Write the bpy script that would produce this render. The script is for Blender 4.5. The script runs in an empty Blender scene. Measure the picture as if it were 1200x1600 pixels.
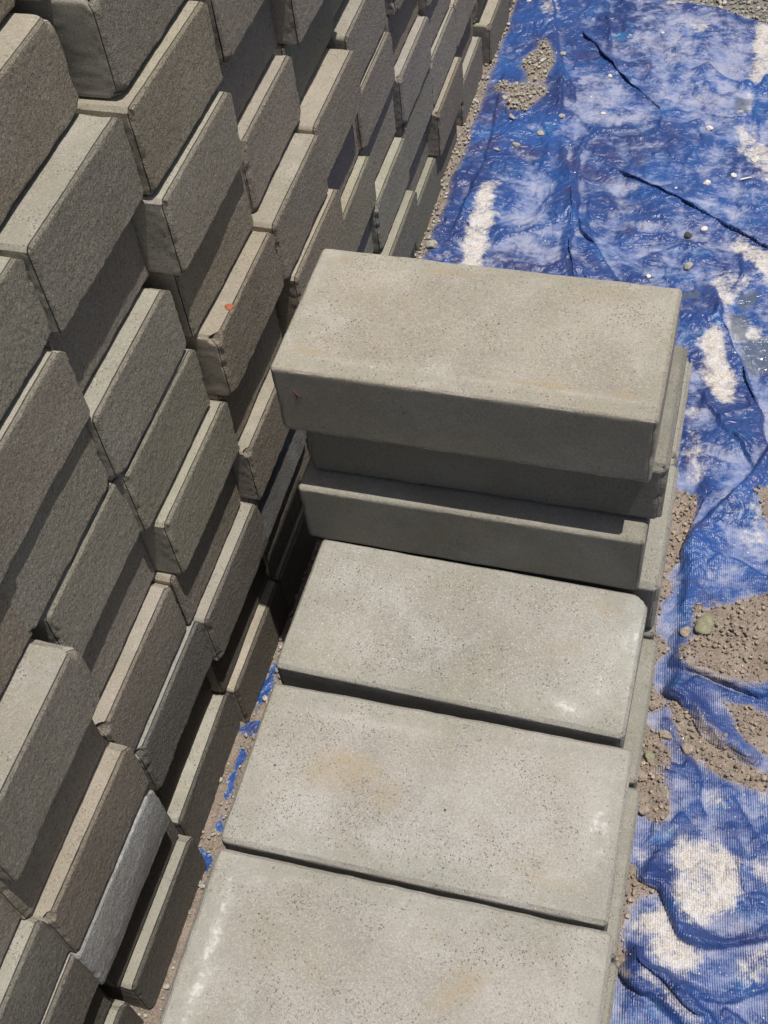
import bpy, math, random
import numpy as np
from math import radians

# ------------------------------------------------------------------ camera, sky, sun, exposure
scene = bpy.context.scene
col = scene.collection
cam_d = bpy.data.cameras.new('camera')
cam = bpy.data.objects.new('camera', cam_d)
col.objects.link(cam)
cam.location = (0.3970, -0.6009, 1.1659)
cam.rotation_euler = (0.65358, 0.08847, 0.26191)
cam_d.sensor_fit = 'VERTICAL'
cam_d.sensor_height = 24.0
cam_d.lens = 28.256
cam_d.clip_start = 0.01
cam_d.clip_end = 500
scene.camera = cam
scene.render.resolution_x = 768
scene.render.resolution_y = 1024

SUN_TILT_X = radians(12.5)      # towards +X (away from the wall)
SUN_TILT_Y = radians(-1.8)
sd = np.array([math.tan(SUN_TILT_X), math.tan(SUN_TILT_Y), 1.0]); sd /= np.linalg.norm(sd)
elev = math.asin(sd[2]); azim = math.atan2(sd[0], sd[1])
sun_d = bpy.data.lights.new('sun', 'SUN')
sun_d.energy = 4.4
sun_d.angle = radians(0.6)
sun_d.color = (1.0, 0.955, 0.88)
sun = bpy.data.objects.new('sun', sun_d)
col.objects.link(sun)
from mathutils import Vector
sun.rotation_euler = Vector((-sd[0], -sd[1], -sd[2])).to_track_quat('-Z', 'Y').to_euler()
sun.location = (0.5, 0.5, 4)

world = bpy.data.worlds.new('World')
scene.world = world
world.use_nodes = True
wn = world.node_tree.nodes
bg = wn['Background']
sky = wn.new('ShaderNodeTexSky')
sky.sky_type = 'NISHITA'
sky.sun_disc = False
sky.sun_elevation = elev
sky.sun_rotation = azim
sky.dust_density = 2.5
world.node_tree.links.new(sky.outputs[0], bg.inputs[0])
bg.inputs[1].default_value = 0.07
scene.view_settings.view_transform = 'Standard'
scene.view_settings.look = 'None'
scene.view_settings.exposure = 0.08
scene.view_settings.gamma = 1.0
scene.render.engine = 'CYCLES'

# ------------------------------------------------------------------ ground features (metres on the ground plane)
FOLDS = [([(0.053, 1.822), (0.087, 1.784), (0.152, 1.688), (0.228, 1.595), (0.258, 1.565)], 0.007, 0.012, 0.012),
 ([(0.054, 1.817), (0.088, 1.779), (0.153, 1.683), (0.229, 1.59), (0.258, 1.561), (0.265, 1.534)], -0.011, 0.0032, 0.0045),
 ([(0.194, 1.346), (0.234, 1.326), (0.28, 1.296), (0.35, 1.253), (0.411, 1.217), (0.453, 1.191), (0.499, 1.169), (0.545, 1.142)], -0.011, 0.0032, 0.0045),
 ([(0.132, 1.289), (0.145, 1.196), (0.163, 1.091), (0.183, 1.008)], -0.008, 0.0035, 0.005),
 ([(0.114, 1.366), (0.089, 1.414), (0.072, 1.465)], -0.006, 0.0035, 0.005),
 ([(0.159, 1.189), (0.174, 1.146), (0.201, 1.123), (0.23, 1.067)], -0.009, 0.0032, 0.005),
 ([(0.458, 0.586), (0.439, 0.497), (0.426, 0.448)], -0.01, 0.004, 0.006),
 ([(0.435, 0.969), (0.471, 0.883), (0.497, 0.815), (0.516, 0.755)], -0.009, 0.004, 0.006),
 ([(0.421, 0.234), (0.453, 0.223), (0.473, 0.206), (0.49, 0.183), (0.525, 0.161)], -0.01, 0.004, 0.006),
 ([(0.447, 0.272), (0.482, 0.268), (0.525, 0.259), (0.567, 0.252)], -0.009, 0.0035, 0.004),
 ([(0.423, -0.021), (0.46, -0.037), (0.478, -0.072), (0.491, -0.092), (0.527, -0.095), (0.541, -0.091)], -0.008, 0.0035, 0.005),
 ([(0.441, -0.125), (0.474, -0.145), (0.505, -0.167), (0.528, -0.18)], -0.008, 0.0035, 0.005),
 ([(0.422, -0.139), (0.442, -0.16), (0.462, -0.17)], -0.008, 0.0035, 0.005),
 ([(0.546, 0.022), (0.552, -0.002), (0.561, -0.024)], -0.006, 0.0035, 0.004),
 ([(0.27, 1.513), (0.231, 1.478), (0.183, 1.463), (0.142, 1.44)], -0.005, 0.003, 0.004),
 ([(0.194, 1.348), (0.233, 1.328), (0.279, 1.298), (0.349, 1.255), (0.411, 1.219), (0.453, 1.193), (0.499, 1.17), (0.545, 1.143)], 0.007, 0.012, 0.012),
 ([(0.253, 1.5), (0.207, 1.472), (0.158, 1.459), (0.133, 1.42), (0.126, 1.368), (0.136, 1.271), (0.16, 1.18), (0.198, 1.128), (0.23, 1.067), (0.253, 1.028), (0.286, 0.912)], 0.011, 0.008, 0.012),
 ([(0.073, 1.433), (0.108, 1.345), (0.127, 1.289), (0.145, 1.196), (0.163, 1.091), (0.182, 1.016), (0.207, 0.899)], 0.009, 0.008, 0.009),
 ([(0.253, 1.5), (0.304, 1.496), (0.349, 1.538)], 0.008, 0.007, 0.009),
 ([(-0.051, 2.036), (0.009, 1.779), (0.054, 1.617), (0.063, 1.507), (0.076, 1.433)], 0.012, 0.016, 0.016),
 ([(0.238, 1.477), (0.295, 1.464), (0.33, 1.427), (0.367, 1.363)], 0.005, 0.008, 0.01),
 ([(0.148, 1.215), (0.121, 1.165), (0.088, 1.147), (0.034, 1.12), (0.007, 1.075)], 0.006, 0.005, 0.008),
 ([(0.192, 1.167), (0.251, 1.161), (0.32, 1.16), (0.389, 1.155)], 0.005, 0.006, 0.009),
 ([(0.272, 1.091), (0.335, 1.136), (0.4, 1.16)], 0.006, 0.006, 0.012),
 ([(0.41, 1.062), (0.423, 1.015), (0.436, 0.954), (0.469, 0.883), (0.494, 0.829), (0.515, 0.762), (0.524, 0.709), (0.538, 0.646)], 0.02, 0.007, 0.024),
 ([(0.412, 0.814), (0.429, 0.767), (0.465, 0.711), (0.497, 0.678), (0.52, 0.636)], 0.01, 0.014, 0.01),
 ([(0.569, 0.745), (0.535, 0.678), (0.512, 0.616), (0.463, 0.532), (0.444, 0.492), (0.433, 0.455), (0.426, 0.408), (0.413, 0.371), (0.406, 0.332)], 0.024, 0.026, 0.007),
 ([(0.463, 0.444), (0.479, 0.467), (0.506, 0.469), (0.553, 0.445), (0.58, 0.439)], 0.009, 0.007, 0.014),
 ([(0.433, 0.418), (0.42, 0.384), (0.41, 0.354)], 0.009, 0.004, 0.004),
 ([(0.412, 0.27), (0.446, 0.276), (0.481, 0.273), (0.524, 0.266), (0.567, 0.258), (0.6, 0.255)], 0.017, 0.006, 0.005),
 ([(0.417, 0.246), (0.442, 0.241), (0.459, 0.244), (0.47, 0.259), (0.5, 0.253), (0.535, 0.243), (0.567, 0.248), (0.6, 0.246)], 0.009, 0.005, 0.005),
 ([(0.423, 0.241), (0.451, 0.233), (0.474, 0.223), (0.489, 0.197), (0.516, 0.179), (0.542, 0.157), (0.563, 0.148)], 0.024, 0.012, 0.005),
 ([(0.413, 0.2), (0.443, 0.197), (0.463, 0.167), (0.477, 0.152), (0.488, 0.117), (0.498, 0.075), (0.512, 0.052)], 0.008, 0.008, 0.014),
 ([(0.422, 0.132), (0.447, 0.131), (0.468, 0.126), (0.477, 0.142)], 0.008, 0.005, 0.009),
 ([(0.422, -0.016), (0.443, -0.023), (0.462, -0.027), (0.477, -0.048), (0.486, -0.077), (0.5, -0.088), (0.526, -0.087), (0.541, -0.086), (0.566, -0.076), (0.591, -0.065), (0.619, -0.055)], 0.013, 0.008, 0.007),
 ([(0.423, 0.065), (0.441, 0.049), (0.461, 0.047), (0.478, 0.07)], 0.008, 0.005, 0.008),
 ([(0.424, -0.084), (0.436, -0.113), (0.457, -0.131), (0.48, -0.136), (0.504, -0.153), (0.535, -0.178), (0.552, -0.202)], 0.016, 0.008, 0.012),
 ([(0.416, -0.118), (0.423, -0.131), (0.441, -0.153), (0.465, -0.166), (0.5, -0.186), (0.524, -0.209)], 0.017, 0.01, 0.007),
 ([(0.485, -0.146), (0.518, -0.153), (0.544, -0.153), (0.595, -0.124), (0.622, -0.106)], 0.01, 0.01, 0.008),
 ([(0.544, -0.156), (0.574, -0.169), (0.586, -0.194)], 0.009, 0.008, 0.008),
 ([(0.533, 0.074), (0.552, 0.027), (0.552, 0.002), (0.561, -0.02), (0.588, -0.023)], 0.009, 0.007, 0.01),
 ([(0.53, 0.113), (0.558, 0.062), (0.583, 0.034)], 0.007, 0.007, 0.007),
 ([(-0.078, 1.671), (-0.061, 1.49), (-0.05, 1.343), (-0.055, 1.223), (-0.068, 1.089)], 0.009, 0.026, 0.018),
 ([(-0.105, 1.804), (-0.037, 1.819), (0.008, 1.84)], 0.009, 0.005, 0.006),
 ([(-0.083, 1.707), (-0.061, 1.722), (-0.04, 1.744)], 0.007, 0.004, 0.006),
 ([(-0.102, 1.235), (-0.1, 1.336), (-0.1, 1.485)], 0.006, 0.012, 0.014),
 ([(0.097, 1.943), (0.127, 1.793), (0.142, 1.722)], 0.007, 0.008, 0.008),
 ([(0.072, 1.837), (0.131, 1.813), (0.197, 1.826)], 0.005, 0.008, 0.008),
 ([(0.301, 1.683), (0.344, 1.705), (0.4, 1.661), (0.434, 1.632)], 0.007, 0.008, 0.012),
 ([(0.255, 1.913), (0.295, 1.918), (0.364, 1.915)], 0.005, 0.005, 0.008),
 ([(0.031, 1.673), (0.077, 1.598), (0.095, 1.533)], 0.008, 0.008, 0.008),
 ([(0.035, 1.001), (0.06, 1.048), (0.13, 1.05), (0.169, 1.092)], 0.005, 0.008, 0.008)]
DUST = [([(-0.04, 1.268), (-0.009, 1.278), (0.004, 1.174), (0.008, 1.101), (0.003, 1.012), (-0.03, 1.007), (-0.043, 1.094), (-0.047, 1.185)], 1),
 ([(0.422, 0.936), (0.445, 0.924), (0.462, 0.852), (0.469, 0.824), (0.474, 0.768), (0.455, 0.765), (0.427, 0.788), (0.416, 0.844), (0.405, 0.902)], 1.1),
 ([(0.41, 0.715), (0.431, 0.705), (0.447, 0.642), (0.456, 0.605), (0.427, 0.606), (0.409, 0.635)], 0.8),
 ([(0.42, 1.876), (0.46, 1.881), (0.471, 1.716), (0.445, 1.645), (0.427, 1.665), (0.421, 1.803)], 1),
 ([(0.408, 1.564), (0.426, 1.642), (0.436, 1.6), (0.426, 1.503), (0.477, 1.468), (0.517, 1.404), (0.488, 1.323), (0.42, 1.43)], 0.85),
 ([(0.441, 1.197), (0.5, 1.153), (0.546, 1.118), (0.554, 0.99), (0.471, 1.106), (0.428, 1.159)], 0.9),
 ([(0.408, 1.079), (0.472, 1.089), (0.481, 1.049), (0.449, 0.987), (0.495, 0.948), (0.528, 0.923), (0.468, 0.901), (0.44, 0.97), (0.414, 1.014)], 0.75),
 ([(0.461, 0.015), (0.475, 0.031), (0.529, 0.039), (0.557, 0.028), (0.557, -0.021), (0.552, -0.046), (0.523, -0.061), (0.495, -0.075), (0.476, -0.04)], 1),
 ([(0.432, -0.09), (0.441, -0.072), (0.47, -0.054), (0.484, -0.078), (0.501, -0.097), (0.521, -0.108), (0.502, -0.135), (0.463, -0.122)], 0.95),
 ([(0.441, -0.15), (0.45, -0.132), (0.496, -0.151), (0.535, -0.178), (0.552, -0.202), (0.517, -0.211), (0.469, -0.165)], 0.95),
 ([(0.557, -0.099), (0.591, -0.076), (0.62, -0.069), (0.623, -0.113), (0.566, -0.127)], 0.7),
 ([(0.564, 0.03), (0.583, 0.034), (0.614, 0.033), (0.616, -0.007), (0.571, -0.01)], 0.8),
 ([(-0.089, 1.05), (-0.066, 1.081), (-0.037, 1.059), (-0.031, 1.007), (-0.071, 1.0)], 0.6),
 ([(-0.05, 1.927), (-0.01, 1.945), (0.002, 1.854), (-0.018, 1.832), (-0.037, 1.876)], 0.8),
 ([(0.205, 1.981), (0.281, 1.989), (0.308, 1.927), (0.221, 1.91)], 0.7),
 ([(0.289, 1.849), (0.329, 1.854), (0.343, 1.818), (0.301, 1.809)], 0.9),
 ([(0.405, 0.756), (0.43, 0.76), (0.424, 0.724), (0.405, 0.714)], 0.6),
 ([(0.475, 0.463), (0.498, 0.456), (0.517, 0.449), (0.474, 0.423), (0.456, 0.431)], 0.55),
 ([(0.497, 0.575), (0.541, 0.609), (0.549, 0.501), (0.512, 0.506)], 0.6),
 ([(0.56, 0.133), (0.607, 0.144), (0.611, 0.075), (0.572, 0.083)], 0.6),
 ([(0.514, 0.114), (0.539, 0.102), (0.533, 0.078), (0.501, 0.084)], 0.5),
 ([(0.427, 0.007), (0.436, 0.0), (0.441, -0.011), (0.433, -0.009)], 0.9)]
FILM = [([(-0.003, 1.269), (0.086, 1.362), (0.134, 1.194), (0.141, 1.052), (0.046, 1.002), (0.009, 1.013), (0.01, 1.12)], 0.55),
 ([(0.172, 1.912), (0.308, 1.927), (0.421, 1.864), (0.433, 1.643), (0.444, 1.433), (0.326, 1.52), (0.206, 1.66), (0.167, 1.798)], 0.62),
 ([(0.079, 1.667), (0.151, 1.676), (0.245, 1.564), (0.252, 1.51), (0.145, 1.464), (0.129, 1.368), (0.08, 1.466)], 0.6),
 ([(0.064, 1.485), (0.106, 1.469), (0.12, 1.307), (0.081, 1.403)], 0.5),
 ([(0.296, 1.453), (0.526, 1.445), (0.544, 1.152), (0.437, 1.241), (0.369, 1.344)], 0.45),
 ([(0.197, 1.131), (0.41, 1.165), (0.483, 1.091), (0.422, 1.048), (0.219, 1.065)], 0.4),
 ([(0.391, 0.753), (0.44, 0.762), (0.47, 0.659), (0.461, 0.556), (0.401, 0.582)], 0.45),
 ([(0.431, 0.575), (0.536, 0.672), (0.577, 0.628), (0.591, 0.398), (0.487, 0.387), (0.451, 0.435)], 0.45),
 ([(0.451, 0.1), (0.606, 0.162), (0.621, -0.084), (0.521, -0.108), (0.476, -0.04)], 0.4),
 ([(0.405, -0.089), (0.623, -0.113), (0.627, -0.184), (0.427, -0.233)], 0.35),
 ([(0.111, 1.944), (0.222, 1.956), (0.241, 1.806), (0.164, 1.773), (0.12, 1.842)], 0.35),
 ([(-0.066, 1.24), (0.008, 1.311), (0.054, 1.201), (0.035, 1.001), (-0.045, 0.988)], 0.35),
 ([(-0.227, 1.424), (-0.081, 1.487), (-0.054, 1.242), (-0.107, 1.047)], 0.12),
 ([(0.386, 1.025), (0.517, 0.922), (0.536, 0.672), (0.482, 0.742), (0.402, 0.932)], 0.25)]
SOIL = [([(-0.047, 1.687), (-0.031, 1.713), (0.018, 1.707), (0.03, 1.661), (0.015, 1.612), (-0.018, 1.608)], 1),
 ([(-0.022, 1.751), (-0.003, 1.748), (0.008, 1.711), (-0.01, 1.709)], 1),
 ([(-0.089, 1.588), (-0.048, 1.586), (0.025, 1.591), (0.031, 1.558), (-0.004, 1.502), (-0.038, 1.504), (-0.046, 1.559), (-0.081, 1.564)], 1),
 ([(0.398, 0.587), (0.431, 0.575), (0.442, 0.516), (0.435, 0.49), (0.426, 0.453), (0.414, 0.399), (0.408, 0.316), (0.398, 0.314), (0.393, 0.423), (0.4, 0.471)], 0.9),
 ([(0.459, 0.354), (0.487, 0.381), (0.554, 0.423), (0.589, 0.43), (0.597, 0.294), (0.549, 0.274), (0.507, 0.27), (0.446, 0.28), (0.448, 0.303), (0.468, 0.318)], 1),
 ([(0.453, 0.374), (0.465, 0.382), (0.473, 0.367), (0.459, 0.357)], 1),
 ([(0.388, 0.323), (0.424, 0.32), (0.422, 0.298), (0.412, 0.27), (0.412, 0.239), (0.43, 0.233), (0.44, 0.225), (0.429, 0.206), (0.409, 0.199)], 0.9),
 ([(0.44, 0.225), (0.467, 0.211), (0.499, 0.185), (0.542, 0.152), (0.575, 0.144), (0.607, 0.135), (0.608, 0.117), (0.537, 0.124), (0.482, 0.148), (0.457, 0.185)], 1.1),
 ([(0.405, 0.195), (0.428, 0.179), (0.449, 0.145), (0.456, 0.124), (0.415, 0.124)], 1),
 ([(0.406, 0.131), (0.427, 0.127), (0.447, 0.099), (0.459, 0.066), (0.453, 0.051), (0.423, 0.065), (0.409, 0.077)], 1),
 ([(0.511, 0.231), (0.527, 0.234), (0.569, 0.224), (0.602, 0.217), (0.605, 0.171), (0.573, 0.171), (0.54, 0.18), (0.53, 0.201)], 1),
 ([(0.41, -0.014), (0.427, -0.014), (0.444, -0.035), (0.459, -0.04), (0.431, -0.054), (0.426, -0.084), (0.429, -0.122), (0.418, -0.148), (0.405, -0.089)], 0.85),
 ([(0.524, 0.587), (0.577, 0.616), (0.583, 0.52), (0.537, 0.529)], 0.7),
 ([(0.412, -0.134), (0.423, -0.124), (0.444, -0.149), (0.434, -0.151)], 0.6)]
HOLES = [([(-0.116, 0.125), (-0.104, 0.17), (-0.096, 0.124), (-0.104, 0.092), (-0.111, 0.085)], 1),
 ([(-0.122, 0.056), (-0.098, 0.075), (-0.094, 0.054), (-0.103, 0.047)], 1),
 ([(-0.114, 0.03), (-0.098, 0.038), (-0.097, 0.015), (-0.101, -0.025), (-0.105, -0.048), (-0.111, -0.036)], 1),
 ([(-0.11, -0.063), (-0.101, -0.06), (-0.094, -0.087), (-0.102, -0.093)], 1),
 ([(-0.116, -0.114), (-0.099, -0.119), (-0.098, -0.14), (-0.108, -0.13)], 1)]
WET = [[(0.458, 1.013), (0.477, 1.04), (0.493, 1.035), (0.49, 1.002), (0.465, 0.99)], [(0.451, 0.972), (0.471, 0.975), (0.486, 0.947), (0.477, 0.907), (0.463, 0.927)], [(0.477, 0.907), (0.517, 0.929), (0.558, 0.929), (0.563, 0.855), (0.503, 0.845), (0.478, 0.877)], [(0.36, 1.013), (0.397, 1.024), (0.395, 0.997), (0.369, 0.993)], [(0.404, 1.617), (0.429, 1.61), (0.427, 1.566), (0.408, 1.57)]]

ZG = -0.311      # ground under the wall
H = 0.0965       # block height
W = 0.189        # block width
L = 0.40         # block length
rs = np.random.RandomState(7)
random.seed(7)

# ------------------------------------------------------------------ numeric noise helpers
def _hash(ix, iy, iz, seed):
    n = (ix.astype(np.int64) * 73856093) ^ (iy.astype(np.int64) * 19349663) ^ (iz.astype(np.int64) * 83492791) ^ (seed * 2654435761)
    n = (n ^ (n >> 13)) * 1274126177
    n = n & 0x7fffffff
    n = (n ^ (n >> 16)) * 2246822519
    n = (n & 0x7fffffff)
    return ((n >> 5) % 65536) / 65535.0
def vnoise(P, scale, seed=0):
    q = P * scale + 1000.0
    f = np.floor(q); t = q - f; t = t * t * (3 - 2 * t)
    i = f.astype(np.int64); out = 0
    for dx in (0, 1):
        for dy in (0, 1):
            for dz in (0, 1):
                w = (t[:, 0] if dx else 1 - t[:, 0]) * (t[:, 1] if dy else 1 - t[:, 1]) * (t[:, 2] if dz else 1 - t[:, 2])
                out = out + w * _hash(i[:, 0] + dx, i[:, 1] + dy, i[:, 2] + dz, seed)
    return out * 2 - 1
def fbm(P, scale, seed=0, octv=3):
    a, o, s = 1.0, 0, 0
    for k in range(octv):
        o = o + a * vnoise(P, scale * 2.03 ** k, seed + k * 17); s += a; a *= 0.5
    return o / s
def sstep(a, b, x):
    t = np.clip((x - a) / (b - a), 0, 1); return t * t * (3 - 2 * t)
def seg_dist(X, Y, pts):
    """distance to a polyline, signed side and position along it (0..1)"""
    best = np.full(X.shape, 1e9); side = np.zeros(X.shape); pos = np.zeros(X.shape)
    pts = np.array(pts, float); ln = np.hypot(*(pts[1:] - pts[:-1]).T); tot = ln.sum(); acc = 0
    for a, b, l in zip(pts[:-1], pts[1:], ln):
        d = b - a; t = np.clip(((X - a[0]) * d[0] + (Y - a[1]) * d[1]) / max(l * l, 1e-12), 0, 1)
        ex, ey = X - (a[0] + t * d[0]), Y - (a[1] + t * d[1]); r = np.hypot(ex, ey)
        m = r < best
        best[m] = r[m]; side[m] = np.sign(d[0] * ey - d[1] * ex)[m]; pos[m] = ((acc + t * l) / tot)[m]; acc += l
    return best, side, pos
def poly_sd(X, Y, pts):
    """signed distance to a polygon, positive inside"""
    pts = list(pts); r, _, _ = seg_dist(X, Y, pts + [pts[0]])
    ins = np.zeros(X.shape, bool); n = len(pts)
    for i in range(n):
        (x1, y1), (x2, y2) = pts[i], pts[(i + 1) % n]
        if y1 == y2: continue
        c = ((y1 > Y) != (y2 > Y)) & (X < (x2 - x1) * (Y - y1) / (y2 - y1) + x1)
        ins ^= c
    return np.where(ins, r, -r)

def mesh_obj(name, V, F, mat, parent=None, smooth=True, attrs=None, crisp=0):
    me = bpy.data.meshes.new(name)
    V = np.asarray(V, np.float32); F = np.asarray(F, np.int32)
    k = F.shape[1]
    me.vertices.add(len(V)); me.vertices.foreach_set('co', V.ravel())
    me.loops.add(F.size); me.loops.foreach_set('vertex_index', F.ravel())
    me.polygons.add(len(F)); me.polygons.foreach_set('loop_start', np.arange(0, F.size, k, dtype=np.int32))
    me.polygons.foreach_set('loop_total', np.full(len(F), k, np.int32))
    me.update(calc_edges=True)
    me.polygons.foreach_set('use_smooth', np.full(len(F), smooth, bool))
    for an, av in (attrs or {}).items():
        if av.ndim == 2:
            a = me.attributes.new(an, 'FLOAT_COLOR', 'POINT')
            c = np.ones((len(V), 4), np.float32); c[:, :av.shape[1]] = av; a.data.foreach_set('color', c.ravel())
        else:
            a = me.attributes.new(an, 'FLOAT', 'POINT'); a.data.foreach_set('value', av.astype(np.float32))
    me.validate()
    if smooth and crisp: me.set_sharp_from_angle(angle=radians(crisp))
    me.materials.append(mat)
    o = bpy.data.objects.new(name, me)
    col.objects.link(o)
    if parent: o.parent = parent
    return o
def tag(o, label=None, cat=None, group=None, kind=None):
    if label: o['label'] = label
    if cat: o['category'] = cat
    if group: o['group'] = group
    if kind: o['kind'] = kind
    return o

# ------------------------------------------------------------------ materials
class NT:
    def __init__(s, name):
        s.m = bpy.data.materials.new(name); s.m.use_nodes = True
        s.t = s.m.node_tree; s.n = s.t.nodes; s.b = s.n['Principled BSDF']
    def new(s, t, **kw):
        n = s.n.new(t)
        for k, v in kw.items(): setattr(n, k, v)
        return n
    def link(s, a, b): s.t.links.new(a, b)
    def _in(s, sock, v):
        if hasattr(v, 'is_output') or isinstance(v, bpy.types.NodeSocket): s.link(v, sock)
        elif v is not None: sock.default_value = v
    def math(s, op, a, b=None, clamp=False):
        n = s.new('ShaderNodeMath', operation=op, use_clamp=clamp); s._in(n.inputs[0], a); s._in(n.inputs[1], b); return n.outputs[0]
    def noise(s, vec, scale, detail=2, rough=.5, dist=0):
        n = s.new('ShaderNodeTexNoise'); s.link(vec, n.inputs['Vector'])
        n.inputs['Scale'].default_value = scale; n.inputs['Detail'].default_value = detail
        n.inputs['Roughness'].default_value = rough; n.inputs['Distortion'].default_value = dist
        return n.outputs['Fac']
    def voro(s, vec, scale, feature='F1', out='Distance', rand=1.0):
        n = s.new('ShaderNodeTexVoronoi', feature=feature); s.link(vec, n.inputs['Vector']); n.inputs['Scale'].default_value = scale
        n.inputs['Randomness'].default_value = rand
        return n.outputs[out]
    def ramp(s, fac, a, b, lo=0., hi=1.):
        n = s.new('ShaderNodeMapRange', interpolation_type='SMOOTHSTEP'); s._in(n.inputs['Value'], fac)
        n.inputs['From Min'].default_value = a; n.inputs['From Max'].default_value = b
        s._in(n.inputs['To Min'], lo); s._in(n.inputs['To Max'], hi)
        return n.outputs[0]
    def mix(s, fac, a, b, mode='MIX'):
        n = s.new('ShaderNodeMix', data_type='RGBA', blend_type=mode)
        s._in(n.inputs[0], fac)
        for i, v in ((6, a), (7, b)):
            if isinstance(v, tuple): n.inputs[i].default_value = v if len(v) == 4 else (*v, 1)
            else: s.link(v, n.inputs[i])
        return n.outputs[2]
    def attr(s, name, out='Fac'):
        n = s.new('ShaderNodeAttribute', attribute_name=name); return n.outputs[out]
    def sep(s, c):
        n = s.new('ShaderNodeSeparateColor'); s.link(c, n.inputs[0]); return n.outputs
    def bump(s, h, dist, strength=1., normal=None):
        n = s.new('ShaderNodeBump'); s.link(h, n.inputs['Height']); n.inputs['Distance'].default_value = dist
        s._in(n.inputs['Strength'], strength)
        if normal is not None: s.link(normal, n.inputs['Normal'])
        return n.outputs[0]
    def obvec(s, rnd=True):
        tc = s.new('ShaderNodeTexCoord').outputs['Object']
        if not rnd: return tc
        r = s.new('ShaderNodeObjectInfo').outputs['Random']
        m = s.math('MULTIPLY', r, 37.0)
        a = s.new('ShaderNodeVectorMath', operation='ADD'); s.link(tc, a.inputs[0]); s.link(m, a.inputs[1]); return a.outputs[0]

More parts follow.
